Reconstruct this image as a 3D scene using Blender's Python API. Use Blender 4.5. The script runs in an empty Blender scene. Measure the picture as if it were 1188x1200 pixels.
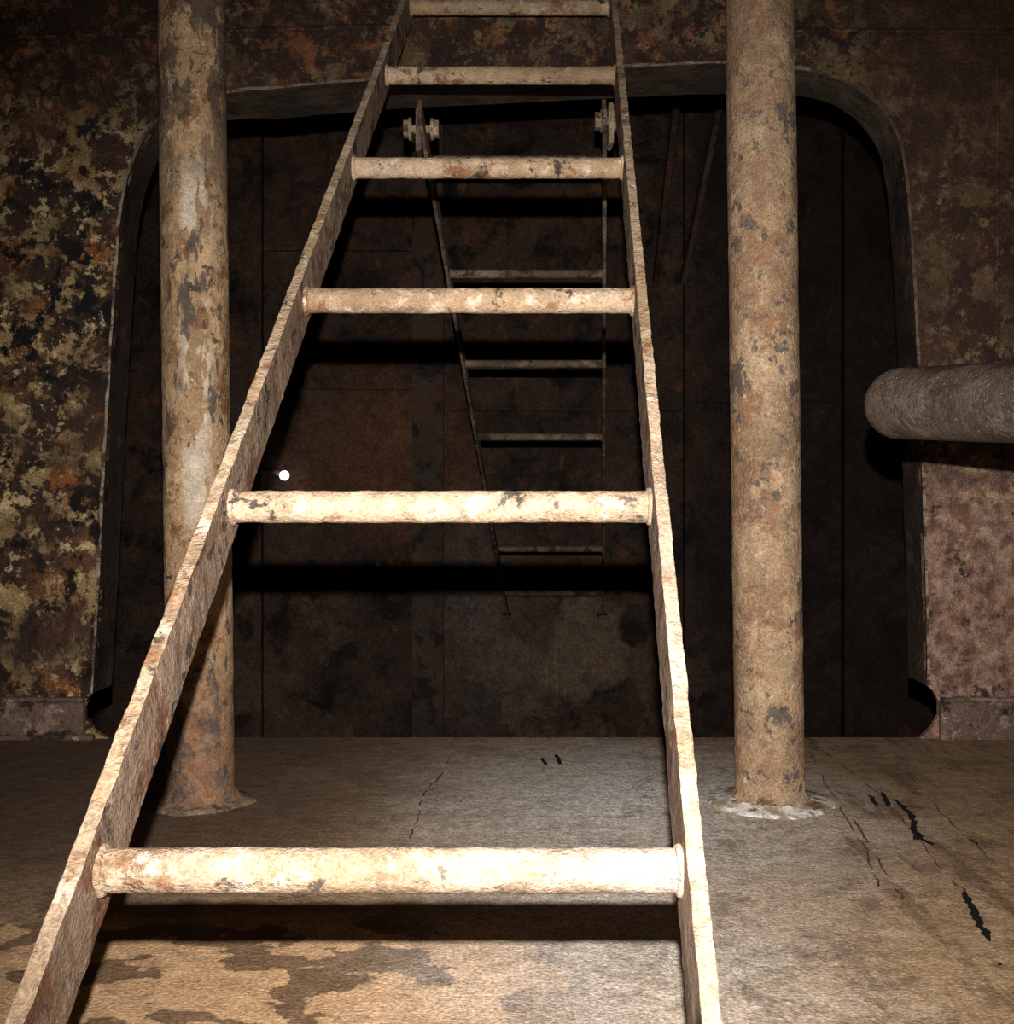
import bpy, bmesh, math, random
from mathutils import Vector, noise as mn
random.seed(7)
sc = bpy.context.scene
F=1300.0; CX=594.0; CY=600.0; H=0.48
def P(px,py,d): return Vector(((px-CX)*d/F, d, H+(CY-py)*d/F))
def floorP(px,py,z=0.0):
    d=F*(H-z)/(py-CY); return Vector(((px-CX)*d/F,d,z))

# ---------------- materials ----------------
class M:
    def __init__(s,name):
        s.mat=bpy.data.materials.new(name); s.mat.use_nodes=True
        s.nt=s.mat.node_tree; s.nt.nodes.clear()
        s.out=s.nt.nodes.new('ShaderNodeOutputMaterial')
        s.b=s.nt.nodes.new('ShaderNodeBsdfPrincipled')
        s.nt.links.new(s.b.outputs[0],s.out.inputs[0])
        g=s.nt.nodes.new('ShaderNodeNewGeometry'); s.pos=g.outputs['Position']
        s.b.inputs['Specular IOR Level'].default_value=0.3
    def put(s,inp,v):
        if isinstance(v,bpy.types.NodeSocket): s.nt.links.new(v,inp)
        else: inp.default_value=v
    def scalev(s,sx,sy,sz,off=(0,0,0)):
        n=s.nt.nodes.new('ShaderNodeMapping'); s.put(n.inputs['Vector'],s.pos)
        n.inputs['Scale'].default_value=(sx,sy,sz); n.inputs['Location'].default_value=off
        return n.outputs[0]
    def noise(s,scale,detail=5,rough=.6,dist=0,vec=None):
        n=s.nt.nodes.new('ShaderNodeTexNoise'); s.put(n.inputs['Vector'],vec or s.pos)
        n.inputs['Scale'].default_value=scale; n.inputs['Detail'].default_value=detail
        n.inputs['Roughness'].default_value=rough; n.inputs['Distortion'].default_value=dist
        return n.outputs['Fac']
    def rng(s,v,lo,hi,a=0,b=1):
        n=s.nt.nodes.new('ShaderNodeMapRange'); s.put(n.inputs['Value'],v)
        n.inputs['From Min'].default_value=lo; n.inputs['From Max'].default_value=hi
        n.inputs['To Min'].default_value=a; n.inputs['To Max'].default_value=b
        return n.outputs[0]
    def math(s,op,a,b=0.0,c=None):
        n=s.nt.nodes.new('ShaderNodeMath'); n.operation=op
        s.put(n.inputs[0],a); s.put(n.inputs[1],b)
        if c is not None: s.put(n.inputs[2],c)
        return n.outputs[0]
    def mul(s,a,b): return s.math('MULTIPLY',a,b)
    def mix(s,f,a,b,mode='MIX'):
        n=s.nt.nodes.new('ShaderNodeMix'); n.data_type='RGBA'; n.blend_type=mode
        s.put(n.inputs[0],f)
        for i,v in ((6,a),(7,b)):
            if isinstance(v,tuple): v=(v[0],v[1],v[2],1)
            s.put(n.inputs[i],v)
        return n.outputs[2]
    def grey(s,f):
        n=s.nt.nodes.new('ShaderNodeCombineColor')
        for i in range(3): s.put(n.inputs[i],f)
        return n.outputs[0]
    def xyz(s):
        n=s.nt.nodes.new('ShaderNodeSeparateXYZ'); s.put(n.inputs[0],s.pos); return n.outputs
    def blob(s,c,r,soft=.5,wob=.3,wscale=6,aniso=(1,1,1)):
        v=s.scalev(*aniso)
        n=s.nt.nodes.new('ShaderNodeVectorMath'); n.operation='DISTANCE'
        s.put(n.inputs[0],v); n.inputs[1].default_value=(c[0]*aniso[0],c[1]*aniso[1],c[2]*aniso[2])
        d=n.outputs['Value']
        w=s.math('MULTIPLY_ADD',s.math('SUBTRACT',s.noise(wscale,5,.65),.5),wob*r*4,d)
        return s.rng(w,r*(1-soft),r*(1+soft),1,0)
    def finish(s,col,rough=.8,bumps=((60,.5),),strength=.5,dist=.004,metal=0,height=None):
        s.put(s.b.inputs['Base Color'],col); s.put(s.b.inputs['Roughness'],rough)
        s.put(s.b.inputs['Metallic'],metal)
        h=height
        for sc_,w in bumps:
            t=s.mul(s.noise(sc_,4,.7),w)
            h=t if h is None else s.math('ADD',h,t)
        n=s.nt.nodes.new('ShaderNodeBump'); s.put(n.inputs['Height'],h)
        n.inputs['Strength'].default_value=strength; n.inputs['Distance'].default_value=dist
        s.nt.links.new(n.outputs[0],s.b.inputs['Normal'])
        return s.mat

def rust_mat(name,base,layers,speck=.5,speck_scale=350,rough=.8,bumps=((40,1),(160,.5)),strength=.6,dist=.006,post=None,aniso=(1,1,1),glint=0,gain=1):
    m=M(name); col=(base[0],base[1],base[2])
    col=m.mix(m.rng(m.noise(3.1,3),.35,.65),tuple(c*.7 for c in base),tuple(min(1,c*1.25) for c in base))
    hh=None
    for i,(c,scale,th,soft) in enumerate(layers):
        v=m.scalev(*aniso,off=(i*3.3,i*1.7,i*5.1))
        f=m.rng(m.noise(scale,7,.72,.3,v),th-soft,th+soft)
        col=m.mix(f,col,c)
        if i==0: hh=m.mul(f,.6)
    if post: col=post(m,col)
    sp=m.rng(m.noise(speck_scale,2,.8),.30,.70,max(0,1-speck*.9),1+speck*.9)
    sp2=m.rng(m.noise(speck_scale*.16,5,.75),.32,.68,1-speck*.6,1+speck*.6)
    col=m.mix(1.0,col,m.grey(m.mul(m.mul(sp,sp2),gain)),'MULTIPLY')
    if glint:
        g=m.rng(m.noise(speck_scale*1.3,2,.6,0,m.scalev(1,1,1,(7,3,2))),.69,.74)
        col=m.mix(m.mul(g,glint),col,(.85,.82,.78))
    return m.finish(col,rough,bumps,strength,dist,height=hh)

def wall_post(m,col):
    o=m.xyz()
    q=m.rng(m.noise(3.0,5,.65,.2,m.scalev(1,1,1,(4,0,9))),.48,.58)
    col=m.mix(m.mul(q,.72),col,(.052,.027,.016))
    f=m.mul(m.rng(o[0],.80,.9),m.rng(m.math('MULTIPLY_ADD',m.noise(5),.3,o[2]),.82,.66,0,1))
    pink=m.mix(m.rng(m.noise(26,7,.75),.42,.6),(.17,.09,.07),(.46,.29,.215))
    pink=m.mix(m.rng(m.noise(11,7,.75),.55,.60),pink,(.26,.12,.05))
    pink=m.mix(m.rng(m.noise(17,7,.75,0,m.scalev(1,1,1,(5,5,5))),.58,.61),pink,(.045,.03,.025))
    col=m.mix(m.mul(f,.88),col,pink)
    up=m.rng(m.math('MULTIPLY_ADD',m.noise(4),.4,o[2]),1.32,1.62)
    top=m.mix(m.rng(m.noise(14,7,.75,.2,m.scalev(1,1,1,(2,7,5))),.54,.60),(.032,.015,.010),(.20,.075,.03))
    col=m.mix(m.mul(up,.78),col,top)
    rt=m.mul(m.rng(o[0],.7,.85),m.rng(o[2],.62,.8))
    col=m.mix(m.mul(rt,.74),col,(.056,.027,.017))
    return col
MW=rust_mat('corroded_bulkhead_paint',(.045,.024,.015),[
    ((.14,.065,.033),4,.54,.04),
    ((.38,.255,.115),14,.53,.02),
    ((.30,.10,.028),11,.60,.03),
    ((.62,.45,.23),28,.58,.02),
    ((.008,.006,.005),17,.55,.02)],speck=.55,speck_scale=260,post=wall_post,glint=.15)
def back_post(m,col):
    o=m.xyz()
    lowf=m.rng(o[2],.45,-.1)
    f=m.mul(lowf,m.rng(m.noise(4.2,6,.6,.2),.57,.59))
    col=m.mix(m.mul(f,.7),col,(.19,.12,.08))
    f2=m.blob((-.52,4.85,.72),.33,.5,.5,3)
    col=m.mix(m.mul(f2,.8),col,(.26,.11,.05))
    f3=m.blob((.36,4.85,-.10),.17,.12,.5,4,(1,1,.75))
    col=m.mix(m.mul(f3,.75),col,(.30,.20,.13))
    f5=m.blob((.05,4.85,-.25),.13,.12,.6,5,(1,1,.75))
    col=m.mix(m.mul(f5,.6),col,(.25,.17,.12))
    f6=m.blob((-.13,4.85,.02),.13,.8,.3,4,(1,1,.35))
    col=m.mix(m.mul(f6,.6),col,(.24,.18,.145))  # pale streak paints light haze into the plate colour
    rt=m.rng(o[0],.72,.9)
    col=m.mix(m.mul(rt,.65),col,(.025,.016,.012))
    f4=m.blob((-.35,4.85,-.31),.05,.1,.6,9,(1,1,.6))
    col=m.mix(f4,col,(.6,.55,.5))
    return col
BK=[((.14,.08,.05),1.6,.52,.08),((.23,.095,.04),6,.61,.03),((.02,.013,.01),4,.56,.05)]
MBK=rust_mat('dim_tank_plate',(.080,.047,.031),BK,speck=.55,speck_scale=90,bumps=((8,1),(60,.4)),post=back_post,gain=.75)
MBK2=rust_mat('tank_stiffener_paint',(.11,.075,.055),[((.17,.08,.045),5,.55,.05),((.04,.025,.018),8,.56,.04)],speck=.4,speck_scale=110,gain=.85)
MDK=rust_mat('dark_tank_plate',(.05,.033,.025),[((.12,.06,.03),5,.57,.04)],speck=.4)

def floor_post(m,col):
    o=m.xyz()
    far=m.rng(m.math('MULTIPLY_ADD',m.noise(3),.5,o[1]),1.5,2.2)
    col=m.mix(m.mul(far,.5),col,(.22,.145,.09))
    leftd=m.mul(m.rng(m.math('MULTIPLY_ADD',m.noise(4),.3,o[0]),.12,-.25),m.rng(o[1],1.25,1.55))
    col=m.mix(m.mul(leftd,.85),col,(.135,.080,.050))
    near=m.mul(m.rng(m.math('MULTIPLY_ADD',m.noise(7),.10,o[1]),1.37,1.33),m.rng(m.math('MULTIPLY_ADD',m.noise(9),.2,o[0]),.22,.08))
    patch=m.rng(m.noise(7.5,5,.5,.1,m.scalev(1,1.3,1,(1.3,.4,0))),.465,.475)
    col=m.mix(m.mul(near,.92),col,m.mix(patch,(.24,.14,.075),(.74,.45,.24)))
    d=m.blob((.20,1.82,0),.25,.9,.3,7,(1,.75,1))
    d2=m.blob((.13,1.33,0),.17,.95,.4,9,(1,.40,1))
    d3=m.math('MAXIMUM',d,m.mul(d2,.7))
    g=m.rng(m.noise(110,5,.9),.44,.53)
    col=m.mix(m.mul(d3,m.rng(g,0,1,.30,1)),col,(1.0,.95,.89))  # pale powder, with the bright light hotspot painted into the same patches
    s=m.noise(9,6,.6,0,m.scalev(2.6,.35,1,(0,0,0)))
    f=m.mul(m.rng(s,.54,.62),m.rng(o[0],.36,.5))
    col=m.mix(m.mul(f,.6),col,(.14,.088,.052))
    f=m.mul(m.rng(m.noise(12,7,.7,.3,m.scalev(1,.6,1,(3,2,0))),.54,.60),m.rng(o[0],.0,.3))
    col=m.mix(m.mul(f,.5),col,(.17,.10,.055))
    return col
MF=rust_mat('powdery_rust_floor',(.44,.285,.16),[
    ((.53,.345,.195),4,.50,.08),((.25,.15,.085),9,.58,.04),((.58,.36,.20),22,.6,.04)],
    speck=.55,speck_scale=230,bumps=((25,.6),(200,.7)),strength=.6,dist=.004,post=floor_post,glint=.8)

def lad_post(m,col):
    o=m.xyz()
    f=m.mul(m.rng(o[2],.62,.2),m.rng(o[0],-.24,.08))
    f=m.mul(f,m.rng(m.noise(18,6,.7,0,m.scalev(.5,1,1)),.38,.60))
    col=m.mix(m.mul(f,.75),col,(.62,.53,.44))  # flash highlight on the near rungs painted in as a paler tone
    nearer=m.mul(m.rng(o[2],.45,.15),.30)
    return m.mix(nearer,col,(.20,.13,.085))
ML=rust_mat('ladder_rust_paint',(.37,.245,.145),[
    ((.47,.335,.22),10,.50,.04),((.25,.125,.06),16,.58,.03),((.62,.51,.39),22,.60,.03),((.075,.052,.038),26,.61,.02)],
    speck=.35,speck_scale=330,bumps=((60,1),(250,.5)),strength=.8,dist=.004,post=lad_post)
MLD=rust_mat('ladder_rail_side_shaded_rust',(.18,.115,.072),[
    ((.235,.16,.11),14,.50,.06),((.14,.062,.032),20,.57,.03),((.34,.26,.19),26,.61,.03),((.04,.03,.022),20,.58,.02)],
    speck=.35,speck_scale=330,bumps=((60,1),(250,.5)),strength=.8,dist=.004)  # rusty rail sides, with their shading put into a darker colour
ML2=rust_mat('hanging_ladder_rust',(.18,.12,.08),[
    ((.32,.23,.16),14,.52,.06),((.07,.045,.03),20,.55,.04)],speck=.4)
def pl_post(m,col):
    o=m.xyz()
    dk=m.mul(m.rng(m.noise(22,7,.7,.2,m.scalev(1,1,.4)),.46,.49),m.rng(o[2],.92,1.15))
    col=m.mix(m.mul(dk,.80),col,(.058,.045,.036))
    v=m.scalev(1,1,.3,(0,0,3))
    f=m.mul(m.mul(m.rng(m.noise(22,6,.6,.1,v),.47,.50),m.rng(o[2],1.06,1.0)),m.mul(m.rng(o[2],.42,.50),m.blob((-.500,1.78,.85),.022,.3,.35,14,(1,.6,.02))))
    col=m.mix(m.mul(f,.9),col,(.62,.51,.39))
    scr=m.mul(m.rng(m.noise(26,7,.7,.1,v),.57,.60),m.rng(o[2],1.15,1.0))
    col=m.mix(m.mul(scr,.85),col,(.075,.062,.055))
    lo=m.rng(m.math('MULTIPLY_ADD',m.noise(12),.2,o[2]),.36,.2)
    col=m.mix(m.mul(lo,.8),col,m.mix(m.rng(m.noise(30,6,.7),.46,.52),(.085,.072,.068),(.27,.13,.075)))
    return col
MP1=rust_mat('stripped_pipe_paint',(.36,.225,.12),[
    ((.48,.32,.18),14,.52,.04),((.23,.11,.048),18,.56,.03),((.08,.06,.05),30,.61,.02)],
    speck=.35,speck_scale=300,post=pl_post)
def pr_post(m,col):
    o=m.xyz()
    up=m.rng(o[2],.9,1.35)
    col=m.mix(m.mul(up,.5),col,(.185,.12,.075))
    f=m.mul(m.rng(m.noise(9,7,.75,.2,m.scalev(1,1,.7,(2,2,2))),.52,.57),.6)
    col=m.mix(f,col,(.26,.15,.088))
    f=m.rng(m.noise(17,6,.68,.1,m.scalev(1,1,.8,(9,2,6))),.595,.61)
    col=m.mix(m.mul(f,.85),col,(.095,.075,.068))
    return col
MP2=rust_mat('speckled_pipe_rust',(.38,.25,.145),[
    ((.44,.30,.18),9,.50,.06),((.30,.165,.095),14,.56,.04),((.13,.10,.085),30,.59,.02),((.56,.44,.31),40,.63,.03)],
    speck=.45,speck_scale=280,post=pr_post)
MP3=rust_mat('grey_brown_pipe',(.085,.060,.044),[((.125,.088,.068),9,.52,.06),((.055,.034,.025),14,.56,.05)],
    speck=.5,speck_scale=280,rough=.6,glint=.6)
def coam_post(m,col):
    o=m.xyz()
    return m.mix(m.rng(o[2],1.22,1.30),col,m.mix(m.rng(m.noise(12,6,.7),.45,.6),(.06,.042,.030),(.12,.085,.06)))
MFL=rust_mat('coaming_steel',(.045,.030,.022),[((.09,.055,.035),10,.56,.05),((.02,.013,.01),9,.56,.05)],speck=.4,post=coam_post)
def edge_post(m,col):
    o=m.xyz(); k=m.rng(o[2],1.1,1.3)
    side=m.rng(m.math('ABSOLUTE',o[0]),.60,.72)
    col=m.mix(m.mul(m.mul(k,side),.8),col,(.05,.03,.02))
    col=m.mix(m.mul(k,.45),col,(.10,.065,.045))
    col=m.mix(m.mul(m.rng(o[0],.6,.7),m.rng(o[2],.62,.75,0,.6)),col,(.10,.06,.045))
    return col
MEDGE=rust_mat('lit_rim_edge',(.34,.25,.17),[((.52,.41,.31),30,.56,.05),((.09,.055,.038),22,.51,.03)],speck=.35,post=edge_post)  # paler colour paints the lit line along the coaming rim
MBAND=rust_mat('foot_plate_rust',(.15,.095,.068),[((.31,.20,.145),20,.54,.04),((.04,.025,.02),18,.57,.03),((.46,.36,.28),34,.62,.02)],speck=.45)
MWELD=rust_mat('scraped_collar',(.42,.32,.22),[((.90,.84,.75),22,.48,.05),((.22,.12,.065),18,.58,.04)],speck=.3,rough=.5)
MBOLT=rust_mat('bolt_steel',(.42,.30,.18),[((.57,.44,.30),40,.52,.06),((.14,.075,.045),30,.60,.03)],speck=.3,rough=.5)
MTAR=rust_mat('black_scale',(.004,.0035,.003),[((.008,.006,.005),40,.55,.05)],speck=.2,rough=.9)

# ---------------- mesh helpers ----------------
def mk(name,bm,mat,parent=None,smooth=False,mats=None):
    bmesh.ops.recalc_face_normals(bm,faces=bm.faces)
    me=bpy.data.meshes.new(name); bm.to_mesh(me); bm.free()
    for mm in (mats or [mat]): me.materials.append(mm)
    if smooth:
        for p in me.polygons: p.use_smooth=True
    o=bpy.data.objects.new(name,me); sc.collection.objects.link(o)
    if parent: o.parent=parent
    return o
def empty(name,loc=(0,0,0)):
    o=bpy.data.objects.new(name,None); sc.collection.objects.link(o); o.empty_display_size=.1
    return o
def box(bm,a,b):
    vs=[bm.verts.new((x,y,z)) for x in (a[0],b[0]) for y in (a[1],b[1]) for z in (a[2],b[2])]
    for f in ((0,1,3,2),(4,6,7,5),(0,4,5,1),(2,3,7,6),(0,2,6,4),(1,5,7,3)): bm.faces.new([vs[i] for i in f])
def tube(bm,pts,r,seg=40,caps=True,amp=0,fr=30,rads=None):
    rings=[]
    n=len(pts)
    up=None
    for i,p in enumerate(pts):
        t=(pts[min(i+1,n-1)]-pts[max(i-1,0)]).normalized()
        if up is None:
            up=Vector((0,1,0)) if abs(t.y)<.9 else Vector((1,0,0))
        u=(up-t*up.dot(t)).normalized(); v=t.cross(u); up=u
        rr=rads[i] if rads else r
        ring=[]
        for k in range(seg):
            a=2*math.pi*k/seg; d=u*math.cos(a)+v*math.sin(a)
            q=p+d*rr
            if amp: q=p+d*(rr+amp*mn.noise(q*fr)+amp*.5*mn.noise(q*fr*3))
            ring.append(bm.verts.new(q))
        rings.append(ring)
    for i in range(n-1):
        for k in range(seg):
            bm.faces.new((rings[i][k],rings[i][(k+1)%seg],rings[i+1][(k+1)%seg],rings[i+1][k]))
    if caps:
        bm.faces.new(rings[0]); bm.faces.new(rings[-1])
def line(a,b,n): return [a.lerp(b,i/n) for i in range(n+1)]
def bar(bm,a,b,u,w,hu,hw,n=120,amp=.0007):
    rings=[]
    for i in range(n+1):
        p=a.lerp(b,i/n); ring=[]
        for su,sw in ((-1,-1),(-.8,-1.0),(.8,-1.0),(1,-1),(1,0),(1,1),(.8,1.0),(-.8,1.0),(-1,1),(-1,0)):
            e=.9 if abs(su)==1 and abs(sw)==1 else 1
            q=p+u*(hu*su*e)+w*(hw*sw*(.985 if e<1 else 1))
            nz=mn.noise_vector(q*110)*amp+mn.noise_vector(q*35)*amp
            ring.append(bm.verts.new(q+nz))
        rings.append(ring)
    k=len(rings[0])
    for i in range(n):
        for j in range(k):
            f=bm.faces.new((rings[i][j],rings[i][(j+1)%k],rings[i+1][(j+1)%k],rings[i+1][j]))
            if j in (3,4,8,9): f.material_index=1
    bm.faces.new(rings[0]); bm.faces.new(rings[-1])
def bead(bm,c,axis,r,rb,seg=36):
    axis=axis.normalized(); u=axis.orthogonal().normalized(); v=axis.cross(u)
    rings=[]
    for i in range(seg):
        a=2*math.pi*i/seg; d=u*math.cos(a)+v*math.sin(a)
        p=c+d*r; rr=rb*(1+.35*mn.noise(p*170)); ring=[]
        for k in range(8):
            b=2*math.pi*k/8
            ring.append(bm.verts.new(p+d*rr*math.cos(b)+axis*rr*math.sin(b)))
        rings.append(ring)
    for i in range(seg):
        for k in range(8):
            bm.faces.new((rings[i][k],rings[(i+1)%seg][k],rings[(i+1)%seg][(k+1)%8],rings[i][(k+1)%8]))
def catmull(pts,n=8):
    out=[]
    for i in range(len(pts)-1):
        p0=pts[max(i-1,0)];p1=pts[i];p2=pts[i+1];p3=pts[min(i+2,len(pts)-1)]
        for k in range(n):
            t=k/n
            out.append(.5*((2*p1)+(p2-p0)*t+(2*p0-5*p1+4*p2-p3)*t*t+(3*p1-p0-3*p2+p3)*t**3))
    out.append(pts[-1]); return out

YW=2.35; YB=4.85; XW=2.1; ZC=2.3; ZB=-.8
# ---------------- shell ----------------
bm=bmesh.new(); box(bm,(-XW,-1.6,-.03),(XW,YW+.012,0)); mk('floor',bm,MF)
bm=bmesh.new(); box(bm,(-XW,-1.6,ZC),(XW,YB,ZC+.03)); mk('ceiling',bm,MDK)
bm=bmesh.new(); box(bm,(-XW-.03,-1.6,ZB),(-XW,YB,ZC)); mk('wall_left',bm,MDK)
bm=bmesh.new(); box(bm,(XW,-1.6,ZB),(XW+.03,YB,ZC)); mk('wall_right',bm,MDK)
bm=bmesh.new(); box(bm,(-XW,-1.63,-.03),(XW,-1.6,ZC)); mk('wall_rear',bm,MDK)
bm=bmesh.new(); box(bm,(-XW,YB,ZB),(XW,YB+.03,ZC)); mk('wall_back',bm,MBK)
bm=bmesh.new(); box(bm,(-XW,YW,ZB-.03),(XW,YB,ZB)); mk('floor_lower_tank',bm,MDK)
bm=bmesh.new(); box(bm,(-XW,YW,ZB),(XW,YW+.012,-.03)); mk('wall_lower_tank',bm,MDK)

lip=[(110,812),(112,780),(117,700),(124,560),(131,430),(138,320),(145,240),(156,196),(174,158),(206,128),(262,112),(330,105),(420,97),(560,89),(730,81),(850,76),(930,82),(985,97),(1025,124),(1048,158),(1058,200),(1065,280),(1072,400),(1078,540),(1083,700),(1085,802)]
lipc=catmull([P(a,b,YW) for a,b in lip],7)
lsc=[P(a,b,YW) for a,b in [(126,866),(110,856),(101,842),(99,829),(103,818)]]
rsc=[P(a,b,YW) for a,b in [(1094,810),(1100,822),(1100,838),(1092,852),(1078,866)]]
inner=lsc+lipc+rsc
loop=[Vector((-XW,YW,0)),]+[Vector((p.x,YW,max(p.z,0))) for p in inner]+[Vector((XW,YW,0)),Vector((XW,YW,ZC)),Vector((-XW,YW,ZC))]
bm=bmesh.new()
vs=[bm.verts.new(p) for p in loop]; f=bm.faces.new(vs)
r=bmesh.ops.extrude_face_region(bm,geom=[f])
bmesh.ops.translate(bm,vec=(0,.012,0),verts=[v for v in r['geom'] if isinstance(v,bmesh.types.BMVert)])
bmesh.ops.triangulate(bm,faces=[f for f in bm.faces if len(f.verts)>4])
mk('wall_front',bm,MW)
bm=bmesh.new()
y0=YW-.008; th=.008
N=len(lipc); rings=[]
for i,p in enumerate(lipc):
    t=(lipc[min(i+1,N-1)]-lipc[max(i-1,0)]).normalized()
    out=Vector((-t.z,0,t.x))
    k=max(0,min(1,(p.z-1.10)/.22)); cr_=max(0,min(1,(.72-abs(p.x))/.2))
    y1=2.455+(.060*k*cr_)
    tt=th*(.75+.5*mn.noise(p*25))
    j=.0014*mn.noise(p*40)
    a=p+out*j
    rings.append([bm.verts.new(q) for q in (Vector((a.x,y0,a.z)),Vector((a.x,y1,a.z)),Vector((a.x+out.x*tt,y1,a.z+out.z*tt)),Vector((a.x+out.x*tt,y0,a.z+out.z*tt)))])
for i in range(N-1):
    for k in range(4):
        f=bm.faces.new((rings[i][k],rings[i][(k+1)%4],rings[i+1][(k+1)%4],rings[i+1][k]))
        if k==3: f.material_index=1
bm.faces.new(rings[0]); bm.faces.new(rings[-1])
mk('trim_1',bm,None,mats=[MFL,MEDGE])
bm=bmesh.new(); box(bm,(-XW,YW-.012,0),(P(100,0,YW).x,YW,.082)); mk('trim_2',bm,MBAND)
bm=bmesh.new(); box(bm,(P(1100,0,YW).x,YW-.012,0),(XW,YW,.082)); mk('trim_3',bm,MBAND)
def seam(name,a,b,r=.004,mat=MW):
    bm=bmesh.new(); n=max(10,int((b-a).length/.012)); tube(bm,line(a,b,n),r,8,True,r*.5,90); return mk(name,bm,mat,smooth=True)
seam('trim_4',P(845,36,YW),Vector((XW,YW,P(0,40,YW).z)),.006)
seam('trim_5',Vector((-XW,YW,P(0,62,YW).z)),P(480,30,YW),.006)
seam('trim_6',P(1168,415,YW),P(1168,-60,YW),.005)
seam('trim_7',Vector((-XW,YW-.012,.084)),Vector((P(100,0,YW).x,YW-.012,.084)),.006,MBAND)
seam('trim_8',Vector((P(1100,0,YW).x,YW-.012,.084)),Vector((XW,YW-.012,.084)),.006,MBAND)
seam('trim_9',Vector((-XW,YW-.012,.004)),Vector((P(112,0,YW).x,YW-.012,.004)),.008,MBAND)

# ---------------- main ladder ----------------
def ladder(name,R0,dR,half0,k0,k1,rungs,width,hw,hu,rr,mat,side,amp,nseg):
    e=empty(name)
    d=dR.normalized(); X=Vector((1,0,0))
    nrm=d.cross(X).normalized(); nrm=-nrm if nrm.z<0 else nrm
    for s,nm in ((0,'rail_left'),(1,'rail_right')):
        sx=-1 if s==0 else 1
        off=Vector((0 if s==0 else width,0,0))+X*sx*hu
        bm=bmesh.new(); bar(bm,R0+dR*k0+off,R0+dR*k1+off,X,nrm,hu,hw,nseg,amp); mk(nm,bm,None,e,mats=[mat,side])
    for i,k in enumerate(rungs):
        a=R0+dR*k; b=a+Vector((width,0,0))
        bm=bmesh.new(); tube(bm,line(a-X*.004,b+X*.004,70),rr,32,True,rr*.05,60)
        bead(bm,a+X*.001,X,rr*1.0,rr*.20); bead(bm,b-X*.001,X,rr*1.0,rr*.20)
        mk('rung_%d'%(i+1),bm,mat,e,True)
    return e,d,nrm
R0=Vector((-.280,.768,H-.248)); dR=Vector((.0172,.2935,.2530))
kfoot=-(R0.z-.027)/dR.z
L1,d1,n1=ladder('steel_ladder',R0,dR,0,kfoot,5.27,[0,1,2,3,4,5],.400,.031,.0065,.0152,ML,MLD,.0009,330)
S0=Vector((-.178,2.590,H+.820)); dS=Vector((.0284,.3335,-.1925))
L2,d2,n2=ladder('steel_ladder.001',S0,dS,0,-.40,6.55,[0,1,2,3,4,5,6],.400,.024,.005,.0115,ML2,ML2,.0006,200)
def hexbolt(bm,c,r,l):
    for x0,x1,rr in ((-l,-l+.012,r*1.9),(-l+.012,l-.012,r*.9),(l-.012,l,r*1.9),(l-.018,l-.012,r*2.3),(-l+.012,-l+.018,r*2.4)):
        tube(bm,[c+Vector((x0,0,0)),c+Vector((x1,0,0))],rr,6 if rr==r*1.9 else 20)
for i,xo in enumerate((-.014,.412)):
    c=S0+dS*-.12+Vector((xo,0,.036+.018*i))
    ztop=P(600,88,YW).z+.005
    bm=bmesh.new()
    sx=-1 if i==0 else 1
    box(bm,(c.x+sx*.006-.006,c.y-.034,c.z-.060),(c.x+sx*.006+.006,c.y+.024,ztop))
    bmesh.ops.bevel(bm,geom=bm.edges[:],offset=.003,segments=2,affect='EDGES')
    mk('hanger_tab_%d'%(i+1),bm,MBOLT if i else ML2,L2)
    bm=bmesh.new(); hexbolt(bm,Vector((c.x,c.y-.020,c.z-.006)),.0105,.040 if i==0 else .030); mk('bolt_%d'%(i+1),bm,MBOLT,L2)
for i,xo in enumerate((-.006,.406)):
    c=S0+dS*6.45+Vector((xo,0,0))
    bm=bmesh.new(); box(bm,(c.x-.02,c.y-.03,c.z-.03),(c.x+.02,YB,c.z-.018)); box(bm,(c.x-.03,YB-.01,c.z-.06),(c.x+.03,YB,c.z+.03))
    mk('wall_bracket_%d'%(i+1),bm,MBK,L2)

# ---------------- pipes ----------------
DP=1.835
def vpipe(name,pb,pt,r,mat,cr,cmat):
    e=empty(name)
    bm=bmesh.new(); tube(bm,line(pb,pt,150),r,72,True,.0011,28); mk('pipe_body',bm,mat,e,True)
    bm=bmesh.new(); seg=96
    prof=[(r*.98,.024),(r*1.05,.017),(r*1.14,.010),(cr*.82,.006),(cr*.96,.004),(cr,0.0)]
    rings=[]
    for k in range(seg):
        a=2*math.pi*k/seg; dd=Vector((math.cos(a),math.sin(a),0))
        ring=[]
        for j,(pr,pz) in enumerate(prof):
            q=Vector((pb.x,pb.y,0))+dd*pr; n=mn.noise(Vector((pb.x,pb.y,0))*22+dd*1.6)
            w=j/(len(prof)-1)
            ring.append(bm.verts.new(q+dd*(.012*n*w)+Vector((0,0,pz+(.0012*mn.noise(q*90) if 0<j<5 else 0)))))
        rings.append(ring)
    for k in range(seg):
        for j in range(len(prof)-1):
            f=bm.faces.new((rings[k][j],rings[(k+1)%seg][j],rings[(k+1)%seg][j+1],rings[k][j+1]))
            if j>=2: f.material_index=1
    mk('weld_collar',bm,None,e,True,mats=[mat,cmat])
    return e
def topat(pxb,pxt):
    b=P(pxb,940,DP); t=P(pxt,0,DP); b.z=0
    k=(ZC)/(t.z-0); return b,b+(t-b)*k
MCOL=rust_mat('dull_collar_rust',(.20,.13,.08),[((.34,.23,.15),26,.52,.06),((.08,.045,.03),18,.57,.04)],speck=.4)
b,t=topat(236,224); vpipe('vertical_pipe',b,t,.0545,MP1,.084,MCOL)
b,t=topat(902,890); vpipe('vertical_pipe',b,t,.0565,MP2,.104,MWELD)

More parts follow.
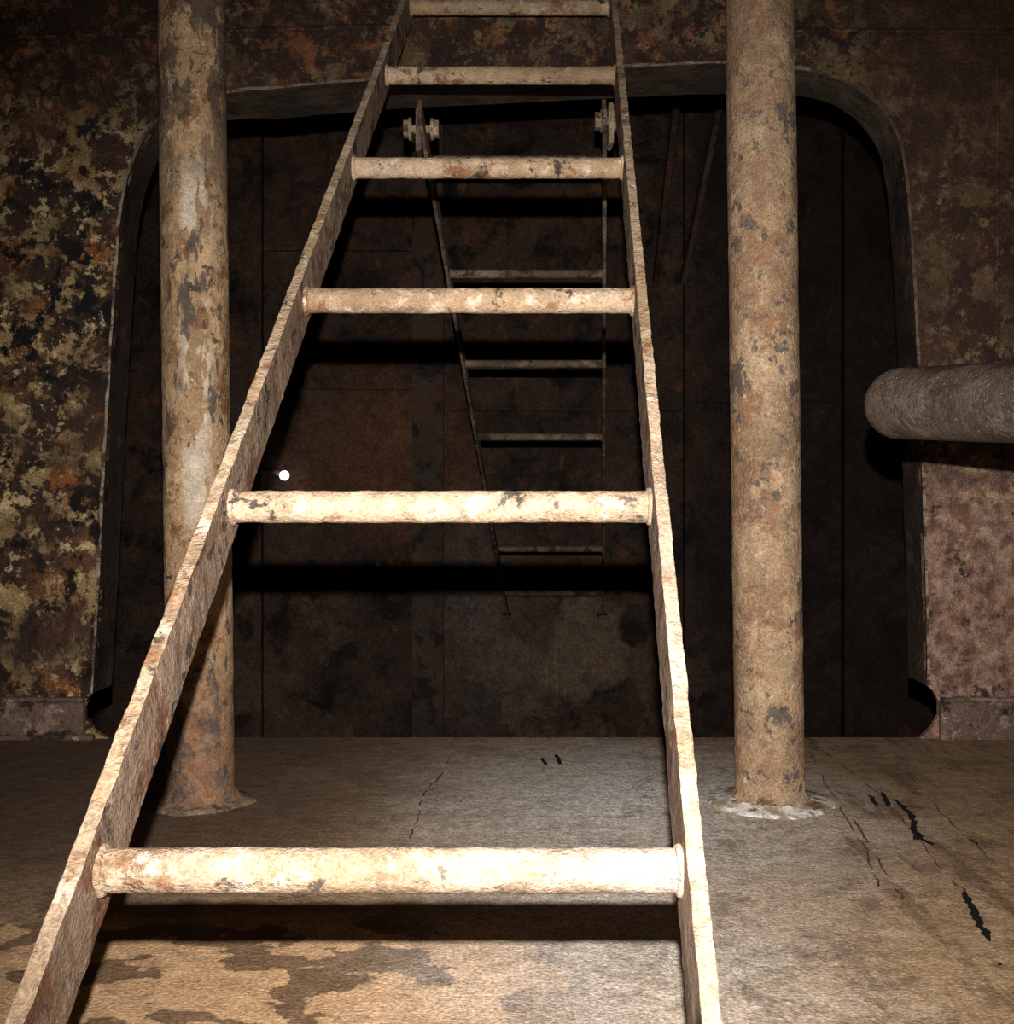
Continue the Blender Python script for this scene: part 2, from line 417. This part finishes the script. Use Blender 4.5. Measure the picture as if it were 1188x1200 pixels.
e=empty('horizontal_pipe')
a=P(1058,473,1.56); bb=P(1188,472,1.38); dr=(bb-a).normalized()
k=(XW-a.x)/dr.x; end=a+dr*k
pts=[];rads=[];rp=.0505
for i in range(13):
    an=math.pi/2*i/12
    pts.append(a-dr*(rp*.98*math.cos(an))); rads.append(max(.0015,rp*math.sin(an)**.8))
for p in line(a,end,80)[1:]: pts.append(p); rads.append(rp)
bm=bmesh.new(); tube(bm,pts,rp,56,True,.0009,30,rads); mk('pipe_body',bm,MP3,e,True)
bm=bmesh.new(); tube(bm,[end-dr*.02,end-dr*.001],.09,40); mk('wall_flange',bm,MP3,e)

# ---------------- framing in the lower tank ----------------
FR=empty('bulkhead_framing')
def stiff(name,px0,px1,py0,py1,dep=.07,mat=MBK):
    a=P(px0,py1,YB); b_=P(px1,py0,YB)
    bm=bmesh.new(); box(bm,(a.x,YB-dep,max(a.z,ZB)),(b_.x,YB,min(b_.z,ZC))); return mk(name,bm,mat,FR)
for i,(x0,x1,dp,mm) in enumerate(((484,520,.05,MBK2),(300,309,.05,MBK),(800,812,.05,MBK),(985,996,.06,MBK),(200,210,.1,MBK),(655,660,.02,MBK))):
    stiff('stiffener_%d'%(i+1),x0,x1,100,980,dp,mm)
for i,(px0,px1,py) in enumerate(((312,484,293),(812,985,470),(521,800,480),(312,484,455))):
    a=P(px0,py+2,YB); b_=P(px1,py-2,YB)
    bm=bmesh.new(); box(bm,(a.x,YB-.025,a.z),(b_.x,YB,b_.z)); mk('stringer_%d'%(i+1),bm,MBK,FR)
for i,(x0,y0_,x1,y1_,d0) in enumerate(((792,118,768,330,4.0),(845,110,800,330,4.3))):
    a=P(x0,y0_,d0); b_=P(x1,y1_,YB-.02); dv=(b_-a)
    bm=bmesh.new(); bar(bm,a-dv*1.3,b_,Vector((1,0,0)),dv.cross(Vector((1,0,0))).normalized(),.012,.03,40,.0005)
    mk('brace_%d'%(i+1),bm,None,FR,mats=[MBK2,MBK2])

e=empty('glint_stand_in')  # glowing ball and stem added to stand in for a bright dust glint
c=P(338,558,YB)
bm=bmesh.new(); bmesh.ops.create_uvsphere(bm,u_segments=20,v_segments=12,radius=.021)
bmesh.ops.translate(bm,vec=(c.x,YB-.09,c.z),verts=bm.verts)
m=M('glint_glow'); m.b.inputs['Emission Color'].default_value=(1,.96,.98,1); m.b.inputs['Emission Strength'].default_value=3
mk('glint_ball',bm,m.mat,e,True)
bm=bmesh.new(); tube(bm,[Vector((c.x-.10,YB,c.z+.03)),Vector((c.x-.09,YB-.05,c.z+.03)),Vector((c.x-.012,YB-.09,c.z+.004))],.009,14); mk('glint_stem',bm,MBOLT,e,True)

# ---------------- marks on the floor ----------------
ST=empty('floor_scale_marks')
def ribbon(bm,pts,wd,z=.0012,seedo=0,taper=True):
    pts=catmull(pts,9); prev=None; n=len(pts)
    for i,p in enumerate(pts):
        t=(pts[min(i+1,n-1)]-pts[max(i-1,0)]).normalized(); s=Vector((t.y,-t.x,0))
        w=wd*(.75+.9*abs(mn.noise(p*90+Vector((seedo,0,0))))) * (0.45+.55*min(1,6*min(i,n-1-i)/n))
        j=s*wd*1.1*mn.noise(p*70+Vector((0,seedo,0)))
        L=bm.verts.new(p+j-s*w+Vector((0,0,z))); C=bm.verts.new(p+j+Vector((0,0,z+wd*.4))); R=bm.verts.new(p+j+s*w+Vector((0,0,z)))
        if prev:
            bm.faces.new((prev[0],prev[1],C,L)); bm.faces.new((prev[1],prev[2],R,C))
        prev=(L,C,R)
tar=bmesh.new()
for pts,w in (([(1130,1046),(1137,1060),(1147,1080),(1160,1104)],.0050),
              ([(1050,938),(1062,950),(1070,962),(1072,975),(1081,985)],.0050),([(1070,982),(1082,984),(1094,991)],.0045),([(1072,985),(1080,978)],.006),
              ([(1020,933),(1028,945)],.0042),([(1032,929),(1043,946)],.0046),([(634,889),(641,897)],.0042),([(652,885),(657,896)],.0042),
              ([(1139,984),(1146,990)],.0028),([(1170,1128),(1173,1132)],.0022)):
    ribbon(tar,[floorP(*p) for p in pts],w,.0004,w*1000)
mk('black_scale',tar,MTAR,ST)
MCR=rust_mat('crack_scale',(.10,.062,.038),[((.17,.11,.07),60,.5,.05)],speck=.4)
cr=bmesh.new()
random.seed(3)
for pts in ([(530,868),(522,900),(498,930),(488,960),(478,990)],[(945,868),(990,900),(1040,940),(1088,1000),(1130,1045)],
            [(1000,960),(1030,1010),(1060,1055)],[(948,880),(975,930),(1010,990),(1030,1040)],[(1060,900),(1110,960),(1165,1010)]):
    fp=catmull([floorP(*p) for p in pts],8)
    i=0
    while i<len(fp)-3:
        L=random.randint(3,7); seg=fp[i:i+L]
        if len(seg)>2: ribbon(cr,[q+Vector((random.uniform(-.003,.003),0,0)) for q in seg],random.uniform(.0009,.0020),.0003,i)
        i+=L+random.randint(0,2)-1
mk('cracks',cr,MCR,ST)

# ---------------- light ----------------
l=bpy.data.lights.new('camera_flash','SPOT'); l.energy=165; l.spot_size=math.radians(86); l.spot_blend=1.0
l.shadow_soft_size=.006; l.color=(1,.965,.925)
lo=bpy.data.objects.new('camera_flash',l); sc.collection.objects.link(lo)
lo.location=(0.0,0.0,H+.088); lo.rotation_euler=(math.radians(85),0,math.radians(-3))
w=bpy.data.worlds.new('World'); sc.world=w; w.use_nodes=True
w.node_tree.nodes['Background'].inputs[0].default_value=(.5,.45,.4,1); w.node_tree.nodes['Background'].inputs[1].default_value=.02
sc.view_settings.view_transform='Standard'

cam=bpy.data.cameras.new('camera'); cam.sensor_fit='VERTICAL'; cam.sensor_height=24; cam.sensor_width=24*1188/1200; cam.lens=24*F/1200
cam.clip_start=.02
co=bpy.data.objects.new('camera',cam); sc.collection.objects.link(co)
co.location=(0,0,H); co.rotation_euler=(math.radians(90),0,0); sc.camera=co
